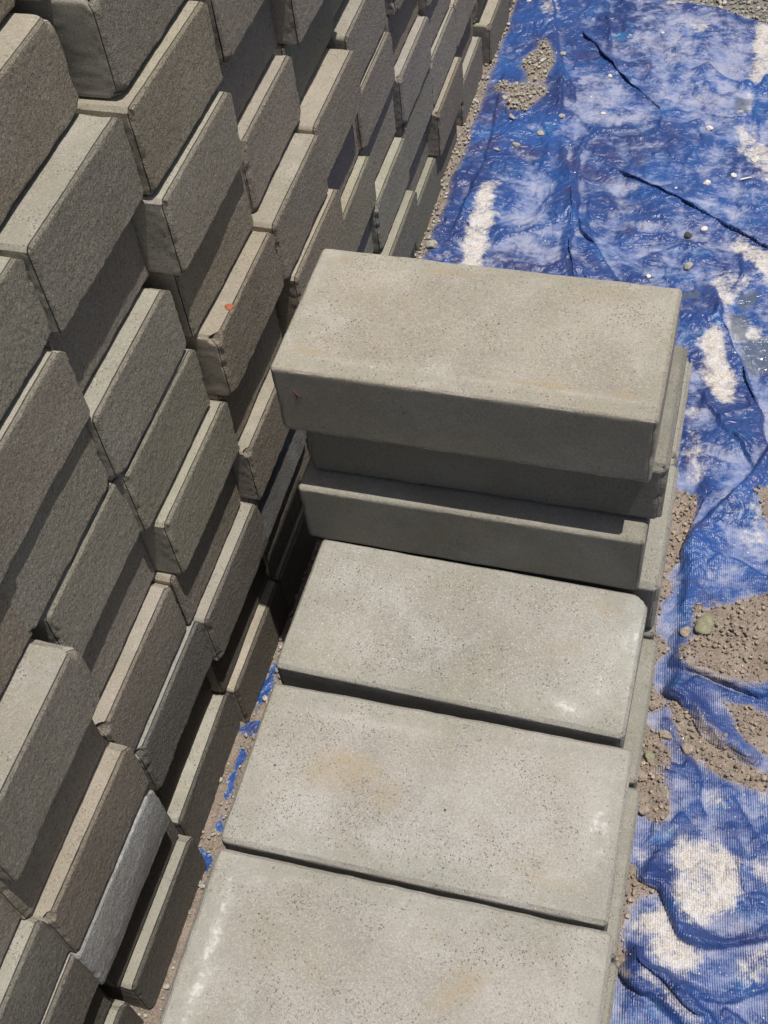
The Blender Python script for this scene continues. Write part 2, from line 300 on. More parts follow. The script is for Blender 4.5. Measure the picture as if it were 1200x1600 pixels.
def concrete_material():
    s = NT('concrete')
    v = s.obvec()
    big = s.noise(v, 7, 3, .55)
    mid = s.noise(v, 38, 4, .6)
    fine = s.noise(v, 420, 3, .65)
    grain = s.noise(v, 1100, 2, .6)
    c = s.mix(s.ramp(big, .3, .7), (.250, .234, .212), (.360, .339, .316))
    c = s.mix(s.ramp(mid, .3, .72, 0, .5), c, (.315, .295, .255))
    blot = s.noise(v, 11, 4, .65, .5)
    c = s.mix(s.ramp(blot, .52, .68, 0, .45), c, (.27, .245, .19))
    c = s.mix(s.ramp(blot, .47, .34, 0, .45), c, (.385, .385, .375))
    c = s.mix(s.ramp(fine, .50, .66, 0, .30), c, (.50, .485, .44))
    c = s.mix(s.ramp(fine, .48, .34, 0, s.math('ADD', s.math('MULTIPLY', s.attr('endf'), .35), .30)), c, (.15, .145, .12))
    c = s.mix(s.ramp(grain, .52, .38, 0, .38), c, (.12, .115, .10))
    # black specks and pores
    cells = s.voro(v, 520); pick = s.voro(v, 520, out='Color')
    r, g, b_ = s.sep(pick)[0], s.sep(pick)[1], s.sep(pick)[2]
    patch = s.noise(v, 16, 3, .6)
    lim = s.math('ADD', s.ramp(patch, .42, .66, .02, .36), 0.0)
    has = s.math('LESS_THAN', r, lim)
    dot = s.math('MULTIPLY', s.math('LESS_THAN', cells, s.math('ADD', s.math('MULTIPLY', g, .4), .12)), has)
    c = s.mix(s.math('MULTIPLY', dot, s.ramp(b_, 0, 1, .3, .8)), c, (.07, .07, .058))
    bigc = s.voro(v, 85); bigp = s.sep(s.voro(v, 85, out='Color'))
    hole = s.math('MULTIPLY', s.math('LESS_THAN', bigc, s.math('MULTIPLY', bigp[1], .12)), s.math('LESS_THAN', bigp[0], .06))
    c = s.mix(s.math('MULTIPLY', hole, .85), c, (.03, .03, .027))
    wh = s.math('MULTIPLY', s.math('LESS_THAN', s.voro(v, 150), .11), s.math('LESS_THAN', s.sep(s.voro(v, 150, out='Color'))[2], .12))
    c = s.mix(s.math('MULTIPLY', wh, .6), c, (.62, .6, .56))
    # surface history painted per vertex: salt bloom, moss, ochre, end-face roughness
    st = s.sep(s.attr('stain', 'Color'))
    brk = s.noise(v, 95, 4, .7)
    salt = s.math('ADD', s.math('MULTIPLY', st[0], .42), s.math('MULTIPLY', s.ramp(s.math('ADD', st[0], s.math('MULTIPLY', s.math('SUBTRACT', brk, .5), 2.6)), .62, 1.15, 0, .75), s.ramp(st[0], 0, .3)), True)
    salt = s.math('MULTIPLY', salt, .72)
    c = s.mix(salt, c, (.60, .595, .575))
    moss = s.ramp(s.math('ADD', st[1], s.math('MULTIPLY', s.math('SUBTRACT', s.noise(v, 130, 4, .75), .5), 1.6)), .45, 1.0, 0, .6)
    c = s.mix(moss, c, (.16, .19, .085))
    och = s.ramp(s.math('ADD', st[2], s.math('MULTIPLY', s.math('SUBTRACT', mid, .5), .9)), .35, 1.0, 0, .62)
    c = s.mix(och, c, (.30, .24, .155))
    # cast end faces are browner and coarse
    e = s.attr('endf')
    c = s.mix(s.math('MULTIPLY', e, .55), c, (.225, .203, .175))
    pit = s.noise(v, 260, 4, .75, .8)
    c = s.mix(s.math('MULTIPLY', e, s.ramp(pit, .46, .35, 0, .6)), c, (.06, .055, .048))
    c = s.mix(s.math('MULTIPLY', e, s.ramp(pit, .56, .66, 0, .55)), c, (.36, .335, .29))
    edg = s.attr('rim')
    c = s.mix(s.math('MULTIPLY', edg, s.ramp(s.noise(v, 60, 3), .35, .65, .05, .5)), c, (.25, .25, .215))
    tint = s.new('ShaderNodeObjectInfo').outputs['Color']
    c = s.mix(1.0, c, tint, 'MULTIPLY')
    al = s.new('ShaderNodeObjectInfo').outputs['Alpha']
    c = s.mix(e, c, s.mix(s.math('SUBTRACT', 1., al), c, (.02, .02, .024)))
    c = s.mix(s.math('MULTIPLY', s.attr('side'), .48), c, (.075, .078, .066))  # shade on the long upright faces, deepened in the colour itself
    # one paint dab per block that has it
    s.link(c, s.b.inputs['Base Color'])
    s.b.inputs['Roughness'].default_value = .92
    s.b.inputs['Specular IOR Level'].default_value = .25
    worm = s.noise(v, 330, 3, .65, 1.2)
    lump = s.noise(v, 130, 2, .5)
    hgt = s.math('ADD', s.math('MULTIPLY', worm, s.math('ADD', s.math('MULTIPLY', e, .9), .12)), s.math('MULTIPLY', grain, .28))
    hgt = s.math('ADD', hgt, s.math('MULTIPLY', lump, s.math('MULTIPLY', e, 1.0)))
    hgt = s.math('SUBTRACT', hgt, s.math('MULTIPLY', s.math('ADD', dot, s.math('MULTIPLY', hole, 2.0)), .35))
    hgt = s.math('ADD', hgt, s.math('MULTIPLY', pit, s.math('MULTIPLY', e, 1.3)))
    n = s.bump(hgt, .0030, 1.0)
    s.link(n, s.b.inputs['Normal'])
    return s.m
M_CON = concrete_material()

def soil_material(name, dark, light, pink=0.):
    s = NT(name); v = s.new('ShaderNodeTexCoord').outputs['Object']
    a = s.noise(v, 30, 4, .6); f = s.noise(v, 260, 3, .7); g = s.noise(v, 900, 2, .6)
    c = s.mix(s.ramp(a, .3, .7), dark, light)
    c = s.mix(s.ramp(f, .52, .7, 0, .6), c, tuple(min(1, x * 1.5) for x in light))
    c = s.mix(s.ramp(f, .45, .3, 0, .6), c, tuple(x * .45 for x in dark))
    c = s.mix(s.ramp(g, .55, .75, 0, .6), c, (.48, .44, .40))
    cc = s.voro(v, 190, out='Color')
    c = s.mix(.16, c, s.mix(.88, cc, s.mix(0., light, light)))
    s.link(c, s.b.inputs['Base Color']); s.b.inputs['Roughness'].default_value = .95
    h = s.math('ADD', s.math('MULTIPLY', f, .8), s.math('MULTIPLY', s.math('SUBTRACT', 1., s.voro(v, 230)), .7))
    h = s.math('ADD', h, s.math('MULTIPLY', g, .25))
    s.link(s.bump(h, .0035, 1.), s.b.inputs['Normal'])
    return s.m
M_SOIL = soil_material('soil', (.18, .138, .105), (.285, .23, .185))
M_GRAVEL = soil_material('gravel ground', (.10, .092, .08), (.20, .185, .16))

def pebble_material(name, a, b, vr=.35):
    s = NT(name); v = s.obvec()
    c = s.mix(s.ramp(s.noise(v, 160, 4, .65), .3, .7), a, b)
    c = s.mix(s.ramp(s.noise(v, 900, 2), .58, .7, 0, .5), c, tuple(min(1, x * 1.7) for x in b))
    isl = s.attr('isl')
    c = s.mix(1., c, s.mix(isl, (1 - vr,) * 3, (1 + vr,) * 3), 'MULTIPLY')
    s.link(c, s.b.inputs['Base Color']); s.b.inputs['Roughness'].default_value = .9
    s.link(s.bump(s.noise(v, 420, 3, .6), .0012, 1.), s.b.inputs['Normal'])
    return s.m
M_CLOD = pebble_material('earth clods', (.20, .155, .12), (.33, .27, .215))
M_GREYC = pebble_material('mortar crumbs', (.24, .225, .195), (.40, .375, .33))
M_PALE = pebble_material('pale stone', (.52, .48, .42), (.72, .68, .62))
M_GREEN = pebble_material('olive stone', (.17, .165, .105), (.26, .25, .165))
M_DARK = pebble_material('dark stone', (.03, .03, .035), (.07, .065, .06))

def tarp_material():
    s = NT('blue woven plastic sheet'); v = s.new('ShaderNodeTexCoord').outputs['Object']
    big = s.noise(v, 5, 4, .6, .2); mid = s.noise(v, 22, 6, .72, .1); fine = s.noise(v, 120, 4, .7)
    grit = s.noise(v, 420, 3, .7)
    c = s.mix(s.ramp(big, .35, .65), (.016, .033, .135), (.016, .066, .245))
    c = s.mix(s.ramp(mid, .52, .72, 0, .75), c, (.024, .135, .32))
    c = s.mix(s.ramp(s.noise(v, 12, 3, .5, .5), .56, .70, 0, .75), c, (.040, .040, .12))
    # ribs of the weave
    mp = s.new('ShaderNodeMapping'); s.link(v, mp.inputs['Vector']); mp.inputs['Rotation'].default_value = (0, 0, -radians(7))
    wv = s.new('ShaderNodeTexWave', wave_type='BANDS', bands_direction='X'); s.link(mp.outputs[0], wv.inputs['Vector'])
    wv.inputs['Scale'].default_value = 112; wv.inputs['Distortion'].default_value = .6
    wv.inputs['Detail'].default_value = 2; wv.inputs['Detail Scale'].default_value = .2
    rib = wv.outputs['Fac']
    near = s.attr('rib')
    # thin dry film of dust, then thick silt
    brk = s.math('ADD', s.math('MULTIPLY', s.math('SUBTRACT', mid, .5), 1.5), s.math('MULTIPLY', s.math('SUBTRACT', fine, .5), 1.5))
    streak_m = s.new('ShaderNodeMapping'); s.link(v, streak_m.inputs['Vector']); streak_m.inputs['Scale'].default_value = (1, 1.9, 1)
    streak_m.inputs['Rotation'].default_value = (0, 0, .25)
    streak = s.noise(streak_m.outputs[0], 14, 7, .72, .15)
    film = s.math('ADD', s.attr('film'), s.math('MULTIPLY', s.math('SUBTRACT', streak, .5), 1.5))
    film = s.math('ADD', film, s.math('MULTIPLY', brk, .55))
    ribk = s.math('MULTIPLY', s.math('SUBTRACT', rib, .5), s.math('MULTIPLY', near, .55))
    film = s.math('SUBTRACT', film, ribk)
    clean = s.attr('clean')
    film = s.math('SUBTRACT', film, s.math('MULTIPLY', clean, .5))
    film = s.math('ADD', film, s.math('MULTIPLY', s.attr('cav'), .32))
    ff = s.ramp(film, .16, .95, .03, .74)
    c = s.mix(ff, c, s.mix(s.ramp(streak, .4, .65), (.21, .26, .43), (.37, .38, .48)))
    dirt = s.ramp(s.math('ADD', s.attr('film'), brk), .55, 1.1, 0, .55)
    c = s.mix(dirt, c, (.36, .33, .36))
    du = s.math('ADD', s.attr('dust'), s.math('ADD', s.math('MULTIPLY', brk, .85), s.math('MULTIPLY', s.math('SUBTRACT', streak, .5), .7)))
    du = s.math('SUBTRACT', du, s.math('MULTIPLY', clean, .8))
    du = s.math('ADD', du, s.math('MULTIPLY', s.attr('cav'), .12))
    du = s.math('SUBTRACT', du, s.math('MULTIPLY', ribk, .6))
    dd = s.ramp(du, .40, 1.08, 0, .93)
    silt = s.mix(s.ramp(grit, .4, .62), (.42, .38, .335), (.62, .575, .52))
    silt = s.mix(s.ramp(s.noise(v, 55, 3), .45, .7, 0, .5), silt, (.62, .62, .66))
    c = s.mix(dd, c, silt)
    # crumbs of dry dirt
    cr = s.math('MULTIPLY', s.math('LESS_THAN', s.voro(v, 130), .14), s.math('LESS_THAN', s.sep(s.voro(v, 130, out='Color'))[0], .22))
    c = s.mix(s.math('MULTIPLY', cr, .6), c, (.55, .52, .5))
    wet = s.attr('wet')
    c = s.mix(wet, c, (.09, .11, .15))
    so = s.attr('soilmask')
    c = s.mix(s.ramp(s.math('ADD', so, s.math('MULTIPLY', brk, .5)), .15, .8, 0, .8), c, (.31, .26, .22))
    s.link(c, s.b.inputs['Base Color'])
    rgh = s.math('ADD', s.math('MULTIPLY', s.math('MAXIMUM', ff, dd), .5), .36)
    rgh = s.math('SUBTRACT', rgh, s.math('MULTIPLY', wet, .3), True)
    s.link(rgh, s.b.inputs['Roughness'])
    s.b.inputs['Specular IOR Level'].default_value = .5
    fold = s.math('ABSOLUTE', s.math('SUBTRACT', s.noise(v, 26, 2, .5, .8), .5))
    fold2 = s.math('ABSOLUTE', s.math('SUBTRACT', s.noise(v, 75, 2, .5, .6), .5))
    h = s.math('ADD', s.math('MULTIPLY', fold, 4.0), s.math('ADD', s.math('MULTIPLY', fold2, 1.3), s.math('MULTIPLY', fine, .3)))
    h = s.math('ADD', h, s.math('MULTIPLY', s.math('MULTIPLY', rib, near), .16))
    h = s.math('ADD', h, s.math('MULTIPLY', grit, s.math('MULTIPLY', dd, .25)))
    s.link(s.bump(h, .004, .8), s.b.inputs['Normal'])
    return s.m
M_TARP = tarp_material()

# ------------------------------------------------------------------ the ground and the sheet that lies on it
def under_row(X, Y):
    a = sstep(-.02, .02, X) * sstep(.42, .37, X) * sstep(.62, .56, Y)
    return a * .019
def tarp_height(X, Y, fine=True):
    P = np.stack([X, Y, np.zeros_like(X)], 1)
    q = P + .018 * np.stack([vnoise(P, 8, 60), vnoise(P, 8, 61), 0 * X], 1)
    z = .0045 * fbm(P, 5, 3, 2) + .016 * np.abs(vnoise(q, 6.5, 5)) + .008 * np.abs(vnoise(q * np.array([1, .7, 1]), 15, 6)) + .0035 * np.abs(vnoise(q, 34, 7)) + .0016 * np.abs(vnoise(q, 80, 17))
    z = z * .8 - .002
    # soft cloth-like creases at random
    cr = 1 - np.abs(fbm(P + .02 * np.stack([vnoise(P, 9, 50), vnoise(P, 9, 51), 0 * X], 1), 10, 91, 2)) * 5
    z += .0030 * np.clip(cr, 0, 1) ** 2
    cr = 1 - np.abs(fbm(P + .01 * np.stack([vnoise(P, 20, 52), vnoise(P, 20, 53), 0 * X], 1), 24, 95, 2)) * 5
    z += .0014 * np.clip(cr, 0, 1) ** 2
    for pts, h, wl, wr in FOLDS:
        if h < 0: continue
        pa = np.array(pts); m = (X > pa[:, 0].min() - .12) & (X < pa[:, 0].max() + .12) & (Y > pa[:, 1].min() - .12) & (Y < pa[:, 1].max() + .12)
        if not m.any(): continue
        wob = .0025 * vnoise(P[m], 45, 8)
        d, sd_, t = seg_dist(X[m] + wob, Y[m] + wob, pts)
        if wl <= wr: wl, wr = .0030, wr * 2.0 + .004
        else: wl, wr = wl * 2.0 + .004, .0030
        w = np.where(sd_ > 0, wl, wr)
        taper = sstep(0, .14, t) * sstep(1, .86, t) * (.85 + .3 * vnoise(P[m], 18, 9))
        # a rolled crest with a shallow trough beyond it
        prof = np.exp(-(d / w) ** 1.15)
        z[m] += .85 * h * taper * prof
    # keep it low where blocks stand on it
    press = sstep(-.09, -.115, X)
    rowm = sstep(-.03, .0, X) * sstep(.45, .425, X) * sstep(.64, .60, Y)
    z = z * (1 - .85 * np.maximum(press, rowm))
    gap = sstep(-.13, -.1, X) * sstep(.03, .0, X) * sstep(.65, .6, Y)
    z = z * (1 - .6 * gap)
    return z + under_row(X, Y) + .0012
def tarp_flaps(X, Y):
    """creases where one side of the sheet is lifted and laps over the other"""
    D = np.zeros((len(X), 3)); P = np.stack([X, Y, 0 * X], 1)
    for pts, h, wl, wr in FOLDS:
        if h > 0: continue
        pa = np.array(pts); m = (X > pa[:, 0].min() - .09) & (X < pa[:, 0].max() + .09) & (Y > pa[:, 1].min() - .09) & (Y < pa[:, 1].max() + .09)
        wob = .0025 * vnoise(P[m], 28, 8)
        d, sd_, t = seg_dist(X[m] + wob, Y[m] + wob, pts); a = -h
        tp = sstep(0, .12, t) * sstep(1, .88, t) * (.8 + .4 * vnoise(P[m], 25, 12))
        dx, dy = pa[-1] - pa[0]; l = math.hypot(dx, dy); nx, ny = dy / l, -dx / l          # towards the right hand side
        sg_ = d * sd_; st_ = sstep(-.0028, .0028, sg_)
        up = st_ * np.exp(-(np.maximum(sg_, 0) / .020) ** 1.3) * tp
        lo = (1 - st_) * np.exp(-(d / .012) ** 1.5) * tp
        D[m, 0] += nx * a * (1.0 * up); D[m, 1] += ny * a * (1.0 * up)
        D[m, 2] += a * .75 * up - a * .25 * lo
    return D
def masks(X, Y):
    P = np.stack([X, Y, np.zeros_like(X)], 1)
    n1 = .010 * fbm(P, 30, 31, 3) + .004 * fbm(P, 110, 33, 2)
    def blobs(Ls, soft):
        out = np.zeros_like(X)
        for pts, w in Ls:
            pa = np.array(pts); m = (X > pa[:, 0].min() - .08) & (X < pa[:, 0].max() + .08) & (Y > pa[:, 1].min() - .08) & (Y < pa[:, 1].max() + .08)
            if m.any(): out[m] = np.maximum(out[m], w * sstep(-soft, soft, poly_sd(X[m], Y[m], pts) + n1[m]))
        return out
    soil = blobs(SOIL, .006)
    far = Y > .62
    foot = np.where(far, sstep(-.094, -.112, X + n1 * .9), 0)
    gapm = np.where(~far, sstep(.05, .03, X) * sstep(.60, .58, Y), 0)
    hol = blobs(HOLES, .004)
    soil = np.maximum(soil, np.maximum(foot, gapm * (1 - hol)))
    return soil, blobs(DUST, .018), blobs(FILM, .03)

def grid(xs, ys):
    X, Y = np.meshgrid(xs, ys); nx, ny = len(xs), len(ys)
    i = np.arange(nx * ny).reshape(ny, nx)
    F = np.stack([i[:-1, :-1], i[:-1, 1:], i[1:, 1:], i[1:, :-1]], -1).reshape(-1, 4)
    return X.ravel(), Y.ravel(), F

# base ground: gravelly earth out to the horizon
xs = np.concatenate([[-60, -20, -6, -2, -1], np.arange(-.6, 1.6, .02), [2, 6, 20, 60]])
ys = np.concatenate([[-60, -20, -6, -2], np.arange(-1.2, 3.4, .02), [4, 6, 20, 60]])
X, Y, F = grid(xs, ys)
P = np.stack([X, Y, 0 * X], 1)
inner = sstep(1.6, 1.2, X) * sstep(-.6, -.5, X) * sstep(-1.2, -1.0, Y) * sstep(3.4, 3.0, Y)
Z = ZG + under_row(X, Y) * .5 - .004 - .022 * sstep(.02, -.02, Y - (1.97 - .37 * X)) * inner + inner * (.006 * fbm(P, 6, 77, 3)) * sstep(1.9, 2.1, Y + .36 * X * 0)
g = mesh_obj('ground', np.stack([X, Y, Z], 1), F, M_GRAVEL)
tag(g, kind='structure')

# the tarpaulin
ys = np.concatenate([np.arange(-.62, .9, .0026), np.arange(.9, 2.25, .0034)])
xs = np.concatenate([np.arange(-.135, .72, .0026), np.arange(.72, 1.3, .006)])
X, Y, F = grid(xs, ys)
P = np.stack([X, Y, 0 * X], 1)
soilm, dustm, filmm = masks(X, Y)
Z = ZG + tarp_height(X, Y)
# far hem: the sheet ends along a ragged line
hem = 2.045 - .37 * X + .012 * fbm(P, 14, 61, 3)
hem = np.where(X < .22, np.maximum(hem, 2.3), hem)
wet = np.zeros_like(X)
for pts in WET:
    wet = np.maximum(wet, sstep(-.004, .003, poly_sd(X, Y, pts) + .006 * fbm(P, 60, 71, 2)))
base_film = .30 * sstep(-.02, .30, X) + .03
ny_, nx_ = len(ys), len(xs); Zg = Z.reshape(ny_, nx_)
gy_, gx_ = np.gradient(Zg, ys, xs); slope = np.hypot(gx_, gy_).ravel()
clean = sstep(.45, 1.1, slope)
def blur(A, n):
    for ax_ in (0, 1):
        pad = [(n, n) if k == ax_ else (0, 0) for k in (0, 1)]
        c_ = np.cumsum(np.pad(A, [(p[0] + (1 if k == ax_ else 0), p[1]) for k, p in enumerate(pad)], mode='edge'), axis=ax_)
        A = (np.take(c_, range(2 * n + 1, c_.shape[ax_]), ax_) - np.take(c_, range(0, c_.shape[ax_] - 2 * n - 1), ax_)) / (2 * n + 1)
    return A
cav = np.clip((blur(blur(Zg, 5), 5) - Zg).ravel() / .0016, -1, 1) * .6 + np.clip((blur(blur(Zg, 14), 14) - Zg).ravel() / .005, -1, 1) * .6
soilm = np.maximum(soilm, blur(blur(soilm.reshape(ny_, nx_), 5), 5).ravel() * 1.1 * ((X > .3) | (Y > .7)))
attrs = dict(clean=clean, cav=cav, dust=dustm, film=np.maximum(filmm, base_film) + .0, soilmask=soilm, wet=wet * .8,
             rib=sstep(.62, .30, Y) * sstep(-.1, .35, X))
Yh = Y.copy()
keep = (Y < hem)
kf = keep[F].all(1)
used = np.unique(F[kf]); remap = -np.ones(len(X), int); remap[used] = np.arange(len(used))
V = (np.stack([X, Y, Z], 1) + tarp_flaps(X, Y))[used]
t = mesh_obj('tarpaulin', V, remap[F[kf]], M_TARP, attrs={k: a[used] for k, a in attrs.items()})
tag(t, 'wrinkled bright blue plastic tarpaulin spread on the ground, smeared with pale dust', 'tarpaulin')

# soil lying on the sheet
X, Y, F = grid(np.arange(-.14, .72, .004), np.arange(-.62, 2.2, .004))
sm, _, _ = masks(X, Y)
P = np.stack([X, Y, 0 * X], 1)
n = fbm(P, 70, 41, 3); n2 = np.abs(fbm(P, 190, 43, 2))
zs = ZG + tarp_height(X, Y) - .004 + sm * (.0062 + .004 * n) + sm * .004 * n2
hm = 2.03 - .37 * X
keep = (sm > .12) & ((Y < hm) | (X < .2))
kf = keep[F].any(1)
used = np.unique(F[kf]); remap = -np.ones(len(X), int); remap[used] = np.arange(len(used))
so = mesh_obj('loose_soil', np.stack([X, Y, zs], 1)[used], remap[F[kf]], M_SOIL)
tag(so, 'crumbly reddish brown soil spilled over the blue tarpaulin and along the wall foot', 'soil', kind='stuff')

# ------------------------------------------------------------------ stones and crumbs
import bmesh
def ico(sub):
    bm = bmesh.new(); bmesh.ops.create_icosphere(bm, subdivisions=sub, radius=1)
    V = np.array([v.co[:] for v in bm.verts]); F = np.array([[v.index for v in f.verts] for f in bm.faces]); bm.free(); return V, F
ICO1, ICO2, ICO3 = ico(1), ico(2), ico(3)
def rock(base, size, seed, flat=.65, ang=.35):
    V, F = base; r = np.random.RandomState(seed)
    V = V.copy() * (1 + .28 * fbm(V, .9, seed, 2))[:, None]
    for k in range(7):                                   # knock facets off
        d = r.normal(size=3); d /= np.linalg.norm(d); lim = .62 + .25 * r.rand()
        p = V @ d; V = V - np.outer(np.maximum(p - lim, 0) * .85, d)
    V *= np.array([1, .6 + .4 * r.rand(), flat * (.7 + .5 * r.rand())]) * size
    a = r.rand() * 6.28; c, s_ = math.cos(a), math.sin(a)
    return V @ np.array([[c, s_, 0], [-s_, c, 0], [0, 0, 1]]), F
def scatter(name, pts, sizes, mat, seed0, base=ICO1):
    Vs, Fs, I = [], [], []; off = 0; r = np.random.RandomState(seed0)
    lib = [rock(base, 1, seed0 + k, .75) for k in range(24)]
    for (x, y, z), sz in zip(pts, sizes):
        V, F = lib[r.randint(24)]
        a = r.rand() * 6.28; c, s_ = math.cos(a), math.sin(a)
        Vr = V @ np.array([[c, s_, 0], [-s_, c, 0], [0, 0, 1]])
        Vs.append(Vr * sz + np.array([x, y, z + sz * .25])); Fs.append(F + off); off += len(V); I.append(np.full(len(V), r.rand()))
    return mesh_obj(name, np.concatenate(Vs), np.concatenate(Fs), mat, smooth=False, attrs=dict(isl=np.concatenate(I)))
def surf_z(x, y):
    x, y = np.asarray(x, float), np.asarray(y, float)
    m, _, _ = masks(x, y)
    return ZG + tarp_height(x, y) + m * .006
# clods inside the soil patches
r = np.random.RandomState(3)
cx, cy = r.uniform(-.12, .66, 95000), r.uniform(-.6, 2.1, 95000)
m, _, _ = masks(cx, cy)
inrow = (cx > .02) & (cx < .40) & (cy < .56)
nearw = (cy < .62) & (cx < .03)
ok = (m > .12 + .4 * r.rand(95000)) & ~inrow & (r.rand(95000) < np.where(nearw, .35, 1.0)) & ~((cy > 2.02 - .37 * cx) & (cx > .2))
cx, cy = cx[ok], cy[ok]
far = (cy > 1.3) | (cx < -.085)
sz = .0009 + .0036 * r.rand(len(cx)) ** 4.5
sz = np.where(far, sz * 1.2, sz)
z = surf_z(cx, cy)
o = scatter('soil_crumbs', np.stack([cx, cy, z], 1)[~far], sz[~far], M_CLOD, 200)
tag(o, 'small brown clods and crumbs of earth on the soil patches', 'soil', kind='stuff')
o = scatter('mortar_crumbs', np.stack([cx, cy, z], 1)[far], sz[far], M_GREYC, 300)
tag(o, 'grey mortar crumbs heaped on the tarpaulin and strung along the foot of the wall', 'rubble', kind='stuff')
# tiny grit all over the tarp
n = 900
gx, gy = r.uniform(-.09, .66, n), r.uniform(-.5, 1.95, n)
ok = ~((gx > -.02) & (gx < .43) & (gy < .6)) & (gy < 2.0 - .37 * gx)
gx, gy = gx[ok], gy[ok]
o = scatter('grit', np.stack([gx, gy, surf_z(gx, gy) - .001], 1), .0006 + .0016 * r.rand(len(gx)) ** 3, M_PALE, 400)
tag(o, 'fine pale grit sprinkled over the blue tarpaulin', 'grit', kind='stuff')
# coarse gravel beyond the hem
n = 5200
gx, gy = r.uniform(.12, .75, n), r.uniform(1.8, 2.35, n)
ok = gy > 2.045 - .37 * gx + .002
gx, gy = gx[ok], gy[ok]
o = scatter('gravel', np.stack([gx, gy, np.full(len(gx), ZG - .002)], 1), .002 + .006 * r.rand(len(gx)) ** 2, M_GREYC, 500)
tag(o, 'coarse grey gravel beyond the far hem of the tarpaulin', 'gravel', kind='stuff')
# single stones
STONES = [  # x, y, radius, material, name, label
 (.474, .341, .0165, M_GREEN, 'stone', 'large flat olive stone lying on the brown soil beside the short block row'),
 (.363, 1.500, .0085, M_PALE, 'pebble', 'bright white pebble on the dusty tarpaulin, level with the far crease fork'),
 (.376, 1.316, .0095, M_PALE, 'pebble', 'white pebble with a dark shadow just above the long straight crease'),
 (.385, 1.188, .0080, M_PALE, 'pebble', 'pale pebble lodged in the long straight crease of the tarpaulin'),
 (.358, 1.170, .0085, M_DARK, 'pebble', 'black lump of dirt just below the long straight crease'),
 (.368, 1.089, .0095, M_GREYC, 'pebble', 'tan pebble ringed by grit behind the raised block pile'),
 (.147, 1.645, .0060, M_PALE, 'pebble', 'small white pebble left of the dark diagonal crease'),
 (.152, 1.518, .0055, M_PALE, 'pebble', 'small pale pebble below the dark diagonal crease'),
 (.038, 1.710, .0070, M_GREYC, 'clod', 'single grey clod right of the upper crumb heap'),
 (-.025, 1.473, .0095, M_GREYC, 'clod', 'grey clod just below the lower crumb heap'),
 (.041, 1.435, .0085, M_GREYC, 'clod', 'knobbly grey clod on dark blue tarpaulin beside the vertical crease'),
 (.000, 1.391, .0090, M_GREYC, 'clod', 'round grey clod nearest the white dust streak'),
 (-.035, 1.370, .0060, M_GREYC, 'clod', 'small brown clod at the upper end of the broad dark hollow'),
 (-.053, 1.535, .0075, M_GREYC, 'clod', 'grey clod at the wall side end of the lower crumb heap'),
 (.073, 1.493, .0075, M_GREYC, 'clod', 'grey clod standing alone right of the lower crumb heap'),
 (.458, 1.400, .0090, M_PALE, 'pebble', 'flat cream pebble near the right margin of the tarpaulin'),
 (.422, 1.346, .0070, M_PALE, 'pebble', 'cream pebble beside the small white twig'),
 (.234, 1.806, .0040, M_PALE, 'pebble', 'tiny white pebble in the blue patch near the far hem'),
 (-.071, 1.898, .0065, M_PALE, 'pebble', 'white pebble near the wall at the far end of the tarpaulin'),
 (.303, 1.053, .0050, M_PALE, 'pebble', 'tiny pale pebble on the tarpaulin next to the far corner of the top block'),
 (.322, 1.289, .0045, M_PALE, 'pebble', 'tiny white pebble above the middle of the long straight crease'),
 (-.094, 1.070, .0110, M_GREYC, 'clod', 'large mortar clod pushed out from the foot of the wall'),
 (.449, .330, .0085, M_CLOD, 'clod', 'rounded reddish clod at the left side of the large olive stone'),
 (.441, .170, .0085, M_CLOD, 'clod', 'brown rounded clod against the row, in the gap by the blue channel'),
 (.425, .135, .0095, M_GREEN, 'clod', 'olive rounded clod, uppermost of the pair by the blue channel'),
 (.418, .105, .0075, M_CLOD, 'clod', 'squat brown clod, lower of the pair by the blue channel'),
 (.428, .060, .0080, M_CLOD, 'clod', 'reddish clod on the triangular soil patch beside the second row block'),
 (.470, .155, .0090, M_CLOD, 'clod', 'flat tan clod at the top of the diagonal soil strip'),
 (.452, .230, .0080, M_GREEN, 'clod', 'olive clod tucked under the glossy twisted fold'),
]
for k, (x, y, rad, mat, nm, lb) in enumerate(STONES):
    V, F = rock(ICO3, rad, 900 + k, .6)
    o = mesh_obj(nm, V, F, mat, smooth=False, attrs=dict(isl=np.full(len(V), .5)))
    o.location = (x, y, float(surf_z([x], [y])[0]) + rad * .22)
    tag(o, lb, 'stone' if nm == 'stone' else nm, 'loose pebbles and clods on the tarpaulin')
    if k == 0: o.rotation_euler = (0, 0, .3); o.scale = (1.15, 1, .8)
# twig
V, F = rock(ICO2, 1, 77, 1, 0); V = V / np.abs(V).max(0) * np.array([.013, .0016, .0016])
V[:, 1] += .0022 * np.sin(V[:, 0] * 150)
o = mesh_obj('twig', V, F, M_PALE, attrs=dict(isl=np.full(len(V), .8))); o.location = (.444, 1.338, float(surf_z([.444], [1.338])[0]) + .003); o.rotation_euler = (0, 0, .25)
tag(o, 'short white twig lying on the tarpaulin beside a cream pebble', 'twig')

